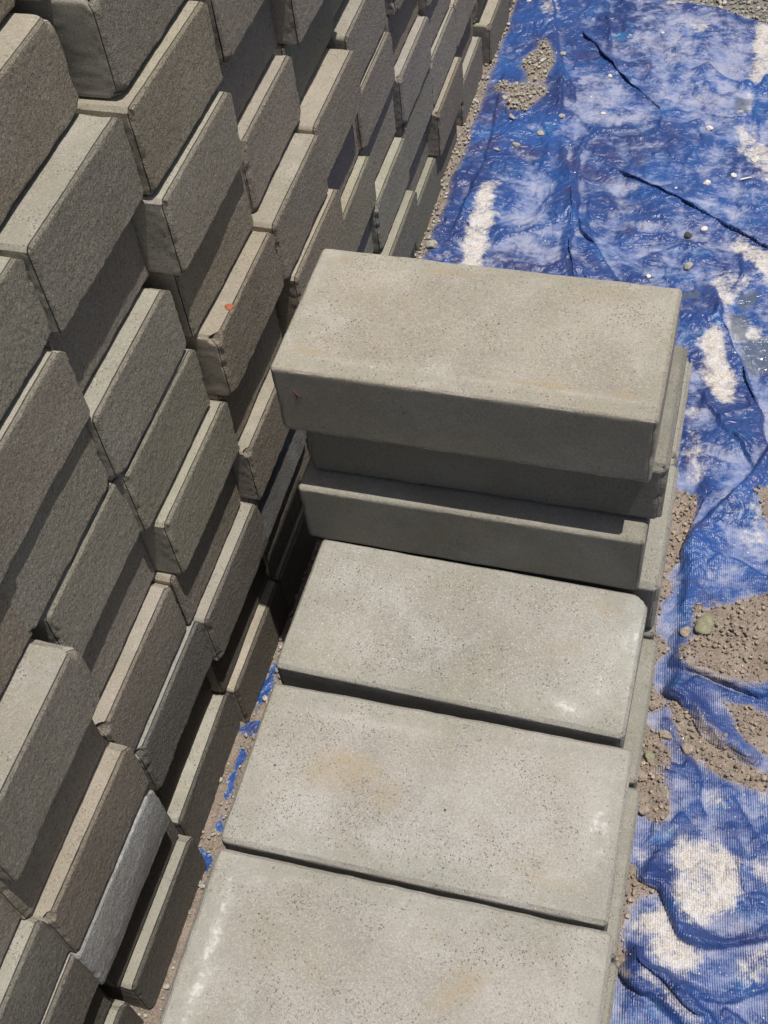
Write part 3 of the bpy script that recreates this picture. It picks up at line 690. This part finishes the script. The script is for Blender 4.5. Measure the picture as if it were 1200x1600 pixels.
# ------------------------------------------------------------------ concrete blocks
def axis(lo, hi, coarse, fine, band_lo, band_hi):
    a = [lo]; x = lo
    while x < hi - 1e-6:
        st = fine if (x - lo < band_lo - 1e-6 or hi - x < band_hi + fine) else coarse
        if hi - x - band_hi > 0 and x - lo >= band_lo - 1e-6 and hi - x > band_hi + fine: st = min(coarse, hi - x - band_hi)
        x = min(x + max(st, fine * .5), hi); a.append(x)
    return np.array(a)
def block_mesh(name, seed, cx, cy, cz, sx, sy, sz, ch_end, ch_long, crumb, stains=None, ch_far=None, wob=.0006, bulge=0., chips=(), draft=0.):
    """a cast block: surface lattice of a box, corners cut by a chamfer whose width crumbles along the edge.
    cx, cy, cz: lattice coordinates; the box is sx by sy by sz with its -X,-Y,-Z corner at the origin"""
    faces = []; key = {}; V = []
    nx, ny, nz = len(cx), len(cy), len(cz)
    idx = -np.ones((nx, ny, nz), int)
    on = np.zeros((nx, ny, nz), bool); on[0], on[-1], on[:, 0], on[:, -1], on[:, :, 0], on[:, :, -1] = (True,) * 6
    idx[on] = np.arange(on.sum()); I, J, K = np.where(on)
    P = np.stack([cx[I], cy[J], cz[K]], 1)
    def quad(a, b, c, d): faces.append(np.stack([a.ravel(), b.ravel(), c.ravel(), d.ravel()], 1))
    s = idx[0]; quad(s[:-1, :-1], s[:-1, 1:], s[1:, 1:], s[1:, :-1])
    s = idx[-1]; quad(s[:-1, :-1], s[1:, :-1], s[1:, 1:], s[:-1, 1:])
    s = idx[:, 0]; quad(s[:-1, :-1], s[1:, :-1], s[1:, 1:], s[:-1, 1:])
    s = idx[:, -1]; quad(s[:-1, :-1], s[:-1, 1:], s[1:, 1:], s[1:, :-1])
    s = idx[:, :, 0]; quad(s[:-1, :-1], s[:-1, 1:], s[1:, 1:], s[1:, :-1])
    s = idx[:, :, -1]; quad(s[:-1, :-1], s[1:, :-1], s[1:, 1:], s[:-1, 1:])
    F = np.concatenate(faces)
    S = np.array([sx, sy, sz]); D = np.minimum(P, S - P)            # distance to the nearer side, per axis
    sg = np.where(P < S / 2, 1., -1.)
    N = P + seed * 3.17
    cr = fbm(N, 85, seed, 2); cr2 = fbm(N, 45, seed + 5, 2); cr3 = fbm(N, 48, seed + 6, 2)
    P0 = P.copy()
    for a, b, w in ((0, 1, ch_end), (0, 2, ch_end), (1, 2, ch_long)):
        wv = np.where(P0[:, 1] > sy / 2, ch_far if ch_far else w, w) if a == 1 else w
        if (a, b) == (0, 2) and draft: wv = np.where(P0[:, 2] > sz / 2, .0022, draft)
        k_ = 1.0 if (a, b) == (0, 1) else .22
        ww = wv * (1 + .25 * cr2) + crumb * np.clip(cr * 1.2 + cr3 * 1.5, 0, 2) * k_
        t = np.clip(ww - (D[:, a] + D[:, b]), 0, None) / 2
        P[:, a] += sg[:, a] * t; P[:, b] += sg[:, b] * t
    for (x, y, z, rr) in chips:                                       # broken corners
        d = np.linalg.norm(P0 - np.array([x, y, z]), axis=1) + .25 * rr * cr
        m = d < rr; c0 = S / 2; dirv = c0 - np.array([x, y, z]); dirv /= np.linalg.norm(dirv)
        P[m] += np.outer((rr - d[m]) * .75, dirv)
    # surface unevenness
    nrm = np.zeros_like(P)
    for a in range(3):
        nrm[:, a] = np.where(D[:, a] < 1e-6, -sg[:, a], 0)
    ln = np.linalg.norm(nrm, axis=1); nrm /= np.maximum(ln, 1)[:, None]
    endm = (D[:, 0] < 1e-6) & (ln < 1.1)
    am = wob
    P += nrm * (am * (fbm(N, 16, seed + 9, 2) * .9 + fbm(N, 160, seed + 11, 2) * .45))[:, None]
    rimd = np.sort(D, axis=1)[:, 1]
    P += nrm * ((crumb * .22) * cr * sstep(.007, .0, rimd))[:, None]
    if bulge: P[:, 0] += bulge * ((D[:, 0] < 1e-6)) * np.sin(np.clip(P0[:, 1] / sy, 0, 1) * np.pi) * np.sin(np.clip(P0[:, 2] / sz, 0, 1) * np.pi)
    P -= S / 2
    st = np.zeros((len(P), 3), np.float32)
    if stains is not None: st = stains(P0, D, N, seed)
    rim = sstep(.030, .022, rimd) * (D[:, 2] < 1e-6)
    return mesh_obj(name, P, F, M_CON, attrs=dict(stain=st, endf=(D[:, 0] < .0035).astype(float), rim=rim), crisp=33)

def wall_stain(P0, D, N, seed):
    st = np.zeros((len(P0), 3), np.float32); r = np.random.RandomState(seed)
    st[:, 1] = .55 * sstep(.02, .0, np.sort(D, 1)[:, 1]) * sstep(.1, .5, fbm(N, 12, seed + 30, 2)) * (r.rand() < .6)
    st[:, 2] = .45 * sstep(.15, .6, fbm(N, 9, seed + 31, 2))
    st[:, 0] = .25 * sstep(.35, .7, fbm(N, 11, seed + 32, 2))
    return st
# a set of cast variants: fine towards the visible end (+X)
def wall_axes():
    cx = np.concatenate([[0, .006, .02, .1, .2, .28], np.arange(.32, L - .0135, .008), np.arange(L - .0135, L + 1e-6, .0015)])
    cx[-1] = L
    cy = np.concatenate([np.arange(0, .0125, .002), np.linspace(.0135, W - .0135, 66), W - np.arange(0, .0125, .002)[::-1]])
    cz = np.concatenate([np.arange(0, .0125, .002), np.linspace(.0135, H - .0135, 29), H - np.arange(0, .0125, .002)[::-1]])
    return cx, cy, cz
CX, CY, CZ = wall_axes()
HB = H - .0005
VAR = []
for k in range(18):
    rr = np.random.RandomState(50 + k)
    o = block_mesh('concrete_block', 11 + k, CX, CY, CZ * (HB / H), L, W, HB, .0022 + .003 * rr.rand() ** 2, .003 + .002 * rr.rand(),
                   .0014 + .0034 * rr.rand() ** 1.3, wall_stain, ch_far=.009 + .006 * rr.rand(), draft=.0060 + .002 * rr.rand(), wob=.0006 + .0003 * rr.rand(),
                   chips=[(L, rr.choice([0, W]), rr.choice([0, HB]), .006 + .009 * rr.rand()) for _ in range(rr.randint(1, 4))])
    VAR.append(o.data); bpy.data.objects.remove(o)

# where each block of the wall stands: column letter from near to far, course from the ground: face x, y, dz, yaw
MEAS = {'A1': (-0.1019, -0.3194, 0.002, -0.0059), 'A4': (-0.0988, -0.3407, 0.0025, -0.0148), 'A6': (-0.0949, -0.3397, 0.0045, -0.0057), 'B1': (-0.1212, -0.1202, -0.0, 0.0173), 'B3': (-0.1201, -0.1245, -0.0004, -0.004), 'B4': (-0.1267, -0.1458, -0.0002, -0.0032), 'B6': (-0.1315, -0.132, -0.0024, 0.0055), 'B7': (-0.1338, -0.16, 0.0028, 0.0008), 'B8': (-0.1268, -0.1575, -0.0017, 0.0009), 'B9': (-0.1336, -0.153, 0.0005, 0.0015), 'C1': (-0.1137, 0.0677, 0.0007, -0.005), 'C3': (-0.1087, 0.0551, -0.0015, -0.0049), 'C4': (-0.1244, 0.0444, 0.0015, 0.0012), 'C5': (-0.1106, 0.052, -0.0012, -0.0036), 'C6': (-0.123, 0.0357, 0.0029, -0.0107), 'C7': (-0.1241, 0.0284, 0.0006, 0.0023), 'C9': (-0.1261, 0.0365, 0.0015, -0.0042), 'C10': (-0.1579, 0.0305, 0.0021, 0.0035), 'D1': (-0.1114, 0.2512, 0.0003, -0.0), 'D3': (-0.1091, 0.2401, -0.0012, 0.01), 'D4': (-0.1001, 0.2382, -0.0005, -0.0001), 'D6': (-0.0981, 0.2373, -0.0006, -0.0034), 'D7': (-0.1215, 0.2312, -0.0014, -0.0217), 'D8': (-0.1074, 0.2238, -0.0036, 0.0009), 'D9': (-0.1162, 0.2255, 0.0013, -0.0151), 'E6': (-0.0959, 0.4253, 0.0028, 0.0029), 'E7': (-0.1231, 0.4423, 0.0008, 0.0083), 'F6': (-0.1041, 0.6155, 0.0006, 0.0016), 'F7': (-0.1371, 0.6356, 0.0003, 0.0102), 'F4': (-0.1071, 0.647, -0.0004, 0.0191), 'E5': (-0.0898, 0.4446, -0.0007, -0.002), 'G6': (-0.1208, 0.8185, -0.0011, 0.008), 'G5': (-0.1166, 0.8197, -0.002, 0.0066), 'G3': (-0.1091, 0.8262, 0.0007, 0.0038), 'G2': (-0.0947, 0.8138, -0.0006, 0.0046), 'H1': (-0.1177, 1.0487, 0.001, 0.0054), 'H4': (-0.1135, 1.0215, 0.002, 0.0001), 'H3': (-0.1163, 1.0244, 0.0008, 0.0001), 'I3': (-0.1172, 1.2144, 0.001, 0.0032), 'I2': (-0.1066, 1.2103, -0.0007, 0.0005), 'J1': (-0.1192, 1.4382, 0.0024, 0.0047), 'J3': (-0.1172, 1.4003, 0.0002, 0.0)}
MEAS['D10'] = (-.127, .236, 0, 0); MEAS['C11'] = (-.186, .03, 0, 0); MEAS['D11'] = (-.165, .225, 0, 0)
MEAS.pop('D11x', None)
REC = dict(A2=-.117, A5=-.116, A7=-.134, B2=-.141, B5=-.144, C2=-.126, C8=-.145, D2=-.119, D5=-.117, E8=-.140, F5=-.123,
           G4=-.127, G7=-.148, H2=-.131, H5=-.13, I4=-.126, J2=-.136, K2=-.137, Z1=-.106, Z2=-.121, Z3=-.103, Z4=-.107, Z5=-.124, I1=-.124,
           A3=-.0985, E9=-.118, B10=-.150, H6=-.112, G8=-.12, F8=-.115)
NCOL = 'ZABCDEFGHIJKLMN'
TOP = dict(Z=6, A=8, B=10, C=11, D=11, E=10, F=9, G=8, H=7, I=6, J=5, K=5, L=4, M=4, N=3)
COLN = ['nearest', 'second', 'third', 'fourth', 'fifth', 'sixth', 'seventh', 'eighth', 'ninth', 'tenth', 'eleventh', 'twelfth', 'thirteenth', 'fourteenth', 'fifteenth']
CRS = ['bottom', 'second', 'third', 'fourth', 'fifth', 'sixth', 'seventh', 'eighth', 'ninth', 'tenth', 'eleventh']
SPECIAL = {
 'A3': ('bulging block smeared with whitish cement', (1.10, 1.13, 1.18)),
 'D3': ('dark block with a bluish white streak', (.75, .77, .80)),
 'B3': ('block with a white crusted edge', (.95, .96, .96)),
 'D6': ('brown chipped block with an orange spot', (1.08, .99, .88)),
 'A6': ('jutting block with a bright cracked ledge', (1., .97, .92)),
 'C9': ('jutting pitted block with a cracked ledge', (1.02, 1., .93)),
 'C6': ('olive tinged block with a mossy edge', (1.06, 1.05, .94)),
 'C5': ('block with a green tinged ledge', (1.07, 1.06, .95)),
 'F7': ('greenish scoured block', (.96, 1.0, .91)),
 'F6': ('jutting tan block with a wide pitted ledge', (1.10, 1.03, .93)),
 'D10': ('overhanging block with an ochre chipped edge', (1.0, .98, .91)),
}
r = np.random.RandomState(21)
wall_rows = []
for ci, cl in enumerate(NCOL):
    y_def = -.332 + .1935 * (ci - 1)
    ym = [v[1] - y_def for n_, v in MEAS.items() if n_[0] == cl and n_ not in ('D10', 'C11', 'D11')]
    y_off = np.mean(ym) if ym else {'Z': 0.0, 'K': .055, 'L': .06, 'M': .06, 'N': .06}.get(cl, 0)
    if cl == 'Z': y_off = .005
    for k in range(1, TOP[cl] + 1):
        nm = cl + str(k)
        if nm in MEAS:
            fx, y0, dz, yaw = MEAS[nm]; fx += .003
        else:
            neigh = [MEAS[cl + str(q)] for q in (k - 1, k + 1) if cl + str(q) in MEAS]
            y0 = (np.mean([a[1] for a in neigh]) if neigh else y_def + y_off) + r.normal() * .003
            fx = REC.get(nm, (-.111 if k % 2 else -.131) + r.normal() * .004) + .003; dz, yaw = 0, r.normal() * .006
        wall_rows.append((nm, cl, k, fx, y0, dz, yaw))
PREV = {}
for nm, cl, k, fx, y0, dz, yaw in wall_rows:
    me = VAR[r.randint(len(VAR))]
    o = bpy.data.objects.new('concrete_block', me); col.objects.link(o)
    flip = r.rand() < .5
    lc = L / 2
    c, s_ = math.cos(yaw), math.sin(yaw)
    cxp = fx - lc * c - (W / 2) * s_; cyp = y0 - lc * s_ + (W / 2) * c
    o.location = (cxp, cyp, ZG + (k - .5) * H + dz * .25)
    o.rotation_euler = (0, 0, yaw)
    ci = NCOL.index(cl)
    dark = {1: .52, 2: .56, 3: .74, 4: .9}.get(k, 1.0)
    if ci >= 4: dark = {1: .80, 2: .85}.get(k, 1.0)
    tcol = np.array([1, .97, .92]) + r.normal(size=3) * .015
    j = r.rand(); tcol = tcol * (1.04 + .12 * r.rand())
    if j < .3: tcol *= (1.02, .97, .92)
    elif j < .5: tcol *= (.98, .99, .985)
    desc = 'set back shaded block' if nm in REC and REC[nm] < -.116 else r.choice(['grey block with a jagged upright edge', 'rough grey block', 'brownish grey block', 'coarse grained grey block'])
    if nm in SPECIAL:
        desc, tc = SPECIAL[nm]; tcol = np.array(tc)
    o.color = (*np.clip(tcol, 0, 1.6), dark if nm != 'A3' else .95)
    tag(o, '%s, %s course up, %s stack from the camera' % (desc, CRS[k - 1], COLN[ci]), 'block', 'concrete blocks of the long stacked wall')
    if nm == 'A3' or nm == 'D3':
        m2 = me.copy(); o.data = m2; n_ = len(m2.vertices)
        co = np.empty(n_ * 3, np.float32); m2.vertices.foreach_get('co', co); co = co.reshape(-1, 3)
        st = np.zeros((n_, 4), np.float32); P3 = co.astype(float) + 5
        if nm == 'A3':
            st[:, 0] = np.where(co[:, 0] > L / 2 - .02, .42 + .75 * fbm(P3 * np.array([1, .45, 1.3]), 60, 4, 4) + .45 * fbm(P3, 16, 5, 2), .1)
            co[:, 0] += np.where(co[:, 0] > L / 2 - .012, .004 * np.cos(np.clip(co[:, 2] / H, -.5, .5) * math.pi) * (.6 + .4 * np.cos(np.clip(co[:, 1] / W, -.5, .5) * math.pi)), 0)
            m2.vertices.foreach_set('co', co.astype(np.float32).ravel())
        else:
            st[:, 0] = np.exp(-((co[:, 1] - .03 + .25 * co[:, 2]) / .012) ** 2) * .7 + np.exp(-((co[:, 1] - .075) / .006) ** 2) * .6
        m2.attributes['stain'].data.foreach_set('color', st.ravel())
        ef = m2.attributes['endf']; ef.data.foreach_set('value', np.full(n_, .55, np.float32) * (co[:, 0] > L / 2 - .012)); m2.update()
    PREV[nm] = o

# paint spot on the orange marked block
s = NT('orange paint'); s.b.inputs['Base Color'].default_value = (.33, .095, .045, 1); s.b.inputs['Roughness'].default_value = .8
def splat(name, n, rad, seed, arms=0):
    """a dab of paint: a thin crust a few tenths of a millimetre thick with a ragged outline"""
    r_ = np.random.RandomState(seed); th = np.linspace(0, 2 * math.pi, n, endpoint=False)
    rr = rad * (.75 + .35 * r_.rand(n))
    if arms: rr = rad * (.28 + .9 * np.clip(np.cos(th * arms / 2 + .4), 0, 1) ** 6 + .1 * r_.rand(n)) 
    top = np.stack([rr * np.cos(th), rr * np.sin(th), np.full(n, .0004)], 1); bot = np.stack([rr * 1.05 * np.cos(th), rr * 1.05 * np.sin(th), np.full(n, -.0006)], 1)
    V = np.concatenate([top, bot, [[0, 0, .0006]]]); F = []
    for i in range(n):
        j = (i + 1) % n; F.append([2 * n, i, j]); F.append([i, n + i, n + j]); F.append([i, n + j, j])
    return mesh_obj(name, V, F, s.m)

dab = splat('paint_spot', 26, .0048, 4); dab.parent = PREV['D6']; dab['label'] = 'orange paint spot'
dab.location = (L / 2 - .006, -.045, HB / 2 + .0006)
# ------------------------------------------------------------------ the short row beside the wall and the pile on its far end
def row_axes(step=.005):
    def ax(S, fine=.0022, band=.011, st=step):
        a = np.arange(0, band, fine); n = max(2, int((S - 2 * band) / st)); return np.concatenate([a, np.linspace(band, S - band, n), S - a[::-1]])
    return ax
def blobfield(P0, blobs):
    out = np.zeros(len(P0))
    for (x, y, rx, ry, a, w) in blobs:
        dx, dy = P0[:, 0] - x, P0[:, 1] - y; c, s_ = math.cos(a), math.sin(a)
        u, v_ = (dx * c + dy * s_) / rx, (-dx * s_ + dy * c) / ry
        out = np.maximum(out, w * np.exp(-(u * u + v_ * v_)))
    return out
def row_stain(salt, moss, ochre, edge_salt=None, front_moss=0.):
    def f(P0, D, N, seed):
        st = np.zeros((len(P0), 3), np.float32)
        top = (P0[:, 2] > H * .8)
        st[:, 0] = blobfield(P0, salt) * top; st[:, 1] = blobfield(P0, moss) * top; st[:, 2] = blobfield(P0, ochre) * top
        n_ = fbm(N, 30, seed + 3, 3)
        if edge_salt:
            for (ax, side, off, wd, a0, a1, amp) in edge_salt:      # a crusted line running along one side
                S_ = (L, W)[ax]; d = P0[:, ax] if side == 0 else S_ - P0[:, ax]; t = P0[:, 1 - ax]
                line = (.45 + .9 * np.clip(fbm(N, 55, seed + 4, 2) + .3, 0, 1)) * np.exp(-((d - off - .010 * n_) / (wd * (1.2 + .8 * n_))) ** 2) * sstep(a0 - .02, a0 + .02, t) * sstep(a1 + .02, a1 - .02, t)
                st[:, 0] = np.maximum(st[:, 0], amp * line * top)
        rim = np.sort(D, 1)[:, 1]
        st[:, 1] = np.maximum(st[:, 1], front_moss * sstep(.02, 0, rim) * (.4 + .8 * n_))
        return st
    return f
ax = row_axes()
def place_block(label, seed,  x0, y0, z0, yaw=0, dl=0, dw=0, dh=-.001, ch=(.004, .004), crumb=.0012, stain=None, tint=(1, 1, 1), chips=(), tilt=(0, 0)):
    l_, w_, h_ = L + dl, W + dw, H + dh
    o = block_mesh('concrete_block', seed, ax(l_), ax(w_), ax(h_, st=.006), l_, w_, h_, ch[0], ch[1], crumb * 1.7, stain, wob=.00035, chips=chips)
    at = o.data.attributes['endf']; n_ = len(o.data.vertices)
    a = np.empty(n_, np.float32); at.data.foreach_get('value', a); at.data.foreach_set('value', a * .35)
    n3 = np.empty(n_ * 3, np.float32); o.data.vertices.foreach_get('co', n3); n3 = n3.reshape(-1, 3)
    side_shade = ((np.abs(n3[:, 1]) > w_ / 2 - .0022) & (np.abs(n3[:, 2]) < h_ / 2 - ch[1] * .9)).astype(np.float32)  # mask of the long upright faces whose colour carries painted shade
    aa = o.data.attributes.new('side', 'FLOAT', 'POINT'); aa.data.foreach_set('value', side_shade)
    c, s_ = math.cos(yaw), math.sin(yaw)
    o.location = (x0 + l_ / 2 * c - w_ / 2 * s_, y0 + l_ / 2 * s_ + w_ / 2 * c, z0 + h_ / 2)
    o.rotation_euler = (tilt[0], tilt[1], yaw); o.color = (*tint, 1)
    tag(o, label, 'block', 'concrete blocks of the short row and its pile')
    return o
GR = 'concrete blocks of the short row and its pile'
TOPT = (1.10, 1.09, 1.07)
place_block('nearest of the three open row blocks, salt crust along its left edge', 301, .0099, -.3936, -H + .001, .0125, .004, -.0045, ch=(.006, .005), crumb=.0025,
   stain=row_stain([(.02, .17, .05, .02, 0, .5)], [(.20, .09, .03, .02, 0, .5), (.15, .13, .02, .02, 0, .5), (.25, .15, .03, .015, 0, .4), (.22, .06, .06, .03, 0, .35)], [(.27, .10, .05, .035, .4, .75), (.24, .14, .03, .02, 0, .5), (.12, .06, .05, .03, 0, .3)],
   edge_salt=[(0, 0, .026, .007, 0, .165, 1.0), (0, 0, .018, .020, 0, .19, .5), (0, 1, .02, .018, 0, .19, .35), (1, 1, .024, .004, .02, .12, .6), (0, 1, .02, .01, .0, .19, .45)]), tint=TOPT)
place_block('pale block lying flat, middle of the three open row blocks, with a tan damp stain', 302, .0055, -.2023, -H - .002, .0085, -.001, .001, ch=(.004, .005), crumb=.0015,
   stain=row_stain([(.372, .10, .014, .045, 0, .62), (.378, .15, .012, .03, 0, .5), (.35, .04, .03, .02, 0, .3), (.10, .162, .05, .008, 0, .45)], [(.2, .178, .09, .012, 0, .65), (.33, .16, .03, .02, 0, .45), (.38, .06, .012, .08, 0, .5), (.02, .1, .012, .06, 0, .35), (.15, .12, .02, .03, 0, .3)],
   [(.11, .10, .055, .04, .2, .85), (.16, .085, .03, .03, 0, .75), (.20, .115, .03, .03, 0, .55), (.34, .028, .03, .012, 0, .8), (.30, .09, .03, .02, 0, .3)],
   edge_salt=[(0, 1, .022, .006, .05, .15, .7), (1, 1, .03, .003, .03, .2, .45)]), tint=TOPT)
place_block('pale flat block against the foot of the raised pile, a chipped far right corner', 303, -.0012, .0046, -H + .001, -.0142, -.0075, -.006, ch=(.004, .004), crumb=.0012,
   stain=row_stain([(.375, .10, .012, .05, 0, .75), (.33, .022, .03, .012, 0, .75), (.36, .05, .02, .02, 0, .6)], [(.2, .01, .12, .012, 0, .5), (.16, .15, .05, .02, 0, .25), (.02, .03, .02, .05, 0, .3)],
   [(.31, .09, .04, .025, .3, .65), (.35, .155, .03, .02, 0, .7), (.10, .15, .05, .02, 0, .25)],
   edge_salt=[(0, 1, .012, .005, .02, .15, .8)]), tint=(1.08, 1.08, 1.06), chips=[(L - .004, W, H, .022), (L - .004, 0, H, .010)])
place_block('grey block under the raised pile, showing only its right hand ledge', 304, .004, .193, -H + .001, 0, 0, 0, ch=(.006, .006), crumb=.0025, stain=row_stain([], [(.39, .1, .01, .09, 0, .4)], [(.39, .1, .01, .05, 0, .5)]), tint=(1.0, 1.0, .97))
place_block('grey block of the row just behind the raised pile, its far right corner showing', 305, .001, .386, -H, .004, 0, -.003, ch=(.007, .016), crumb=.002, stain=row_stain([], [(.39, .1, .01, .09, 0, .5)], []), tint=(1.0, 1.0, .96))
place_block('lowest block of the raised pile with a bright strip of top along its front', 306, -.0158, .1838, 0, -.0015, -.004, 0, ch=(.003, .003), crumb=.0010, stain=row_stain([(.1, .01, .06, .01, 0, .3)], [(.2, 0, .2, .01, 0, .2)], []), tint=(.92, .90, .85))
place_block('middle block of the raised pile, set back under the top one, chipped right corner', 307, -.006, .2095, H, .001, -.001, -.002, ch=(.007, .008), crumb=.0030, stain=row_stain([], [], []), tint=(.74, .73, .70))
place_block('topmost block of the raised pile, sandy top with ochre patches and mossy front with shade darkened into its colour', 308, -.0183, .1875, 2 * H, -.0055, -.0044, .001, ch=(.0035, .0028), crumb=.0016,
   stain=row_stain([(.09, .022, .05, .005, 0, .65), (.33, .022, .08, .004, 0, .6), (.2, .022, .08, .003, 0, .4), (.012, .1, .006, .08, 0, .3)],
                   [(.0, .05, .008, .05, 0, .7), (.36, .14, .02, .04, 0, .55), (.385, .09, .012, .08, 0, .6), (.08, .12, .025, .03, 0, .4), (.2, .05, .08, .03, 0, .25), (.15, .01, .15, .01, 0, .4)],
                   [(.03, .172, .02, .01, 0, .95), (.15, .172, .045, .008, 0, .95), (.32, .17, .05, .014, 0, .75), (.035, .03, .03, .008, 0, .9), (.28, .028, .05, .007, 0, .9), (.36, .028, .025, .008, 0, .9), (.13, .06, .05, .02, 0, .35)],
                   front_moss=.35), tint=(1.11, 1.065, .985), chips=[(0, 0, 0, .007)])
TOPB = [o for o in col.objects if o.get('label', '').startswith('topmost block of the raised pile')][0]
star = splat('paint_mark', 60, .0062, 9, arms=5); star.parent = TOPB; star['label'] = 'faint red star shaped paint mark'
s2 = NT('dull red paint'); s2.b.inputs['Base Color'].default_value = (.17, .06, .045, 1); s2.b.inputs['Roughness'].default_value = .9
star.data.materials[0] = s2.m
star.rotation_euler = (math.pi / 2, .3, 0); star.location = (-.172, -W / 2 - .0005, .012)
# the two courses the row stands on
ys = [-.585, -.392, -.199, -.004, .190, .384]
nm3 = ['nearest', 'second', 'third', 'fourth', 'fifth', 'farthest']
for c_ in (1, 2):
    for q, y in enumerate(ys):
        xr = (.027, .0215, .0175, .0125, .006, .001)[q] - (.002 if c_ == 2 else 0)
        place_block('%s course block under the short row, %s of six, a mere ledge showing' % ('middle' if c_ == 1 else 'lowest', nm3[q]), 320 + 10 * c_ + q, xr, y + .002 * c_, -(c_ + 1) * H, .0, 0, .001,
                    ch=(.004, .005), crumb=.0015, stain=row_stain([], [(.39, .1, .02, .1, 0, .35)], []), tint=(.92, .92, .88))
place_block('pale block at the very front of the short row, mostly outside the picture', 309, .016, -.587, -H, .012, 0, 0, stain=row_stain([], [], [(.2, .1, .1, .05, 0, .3)]), tint=TOPT)
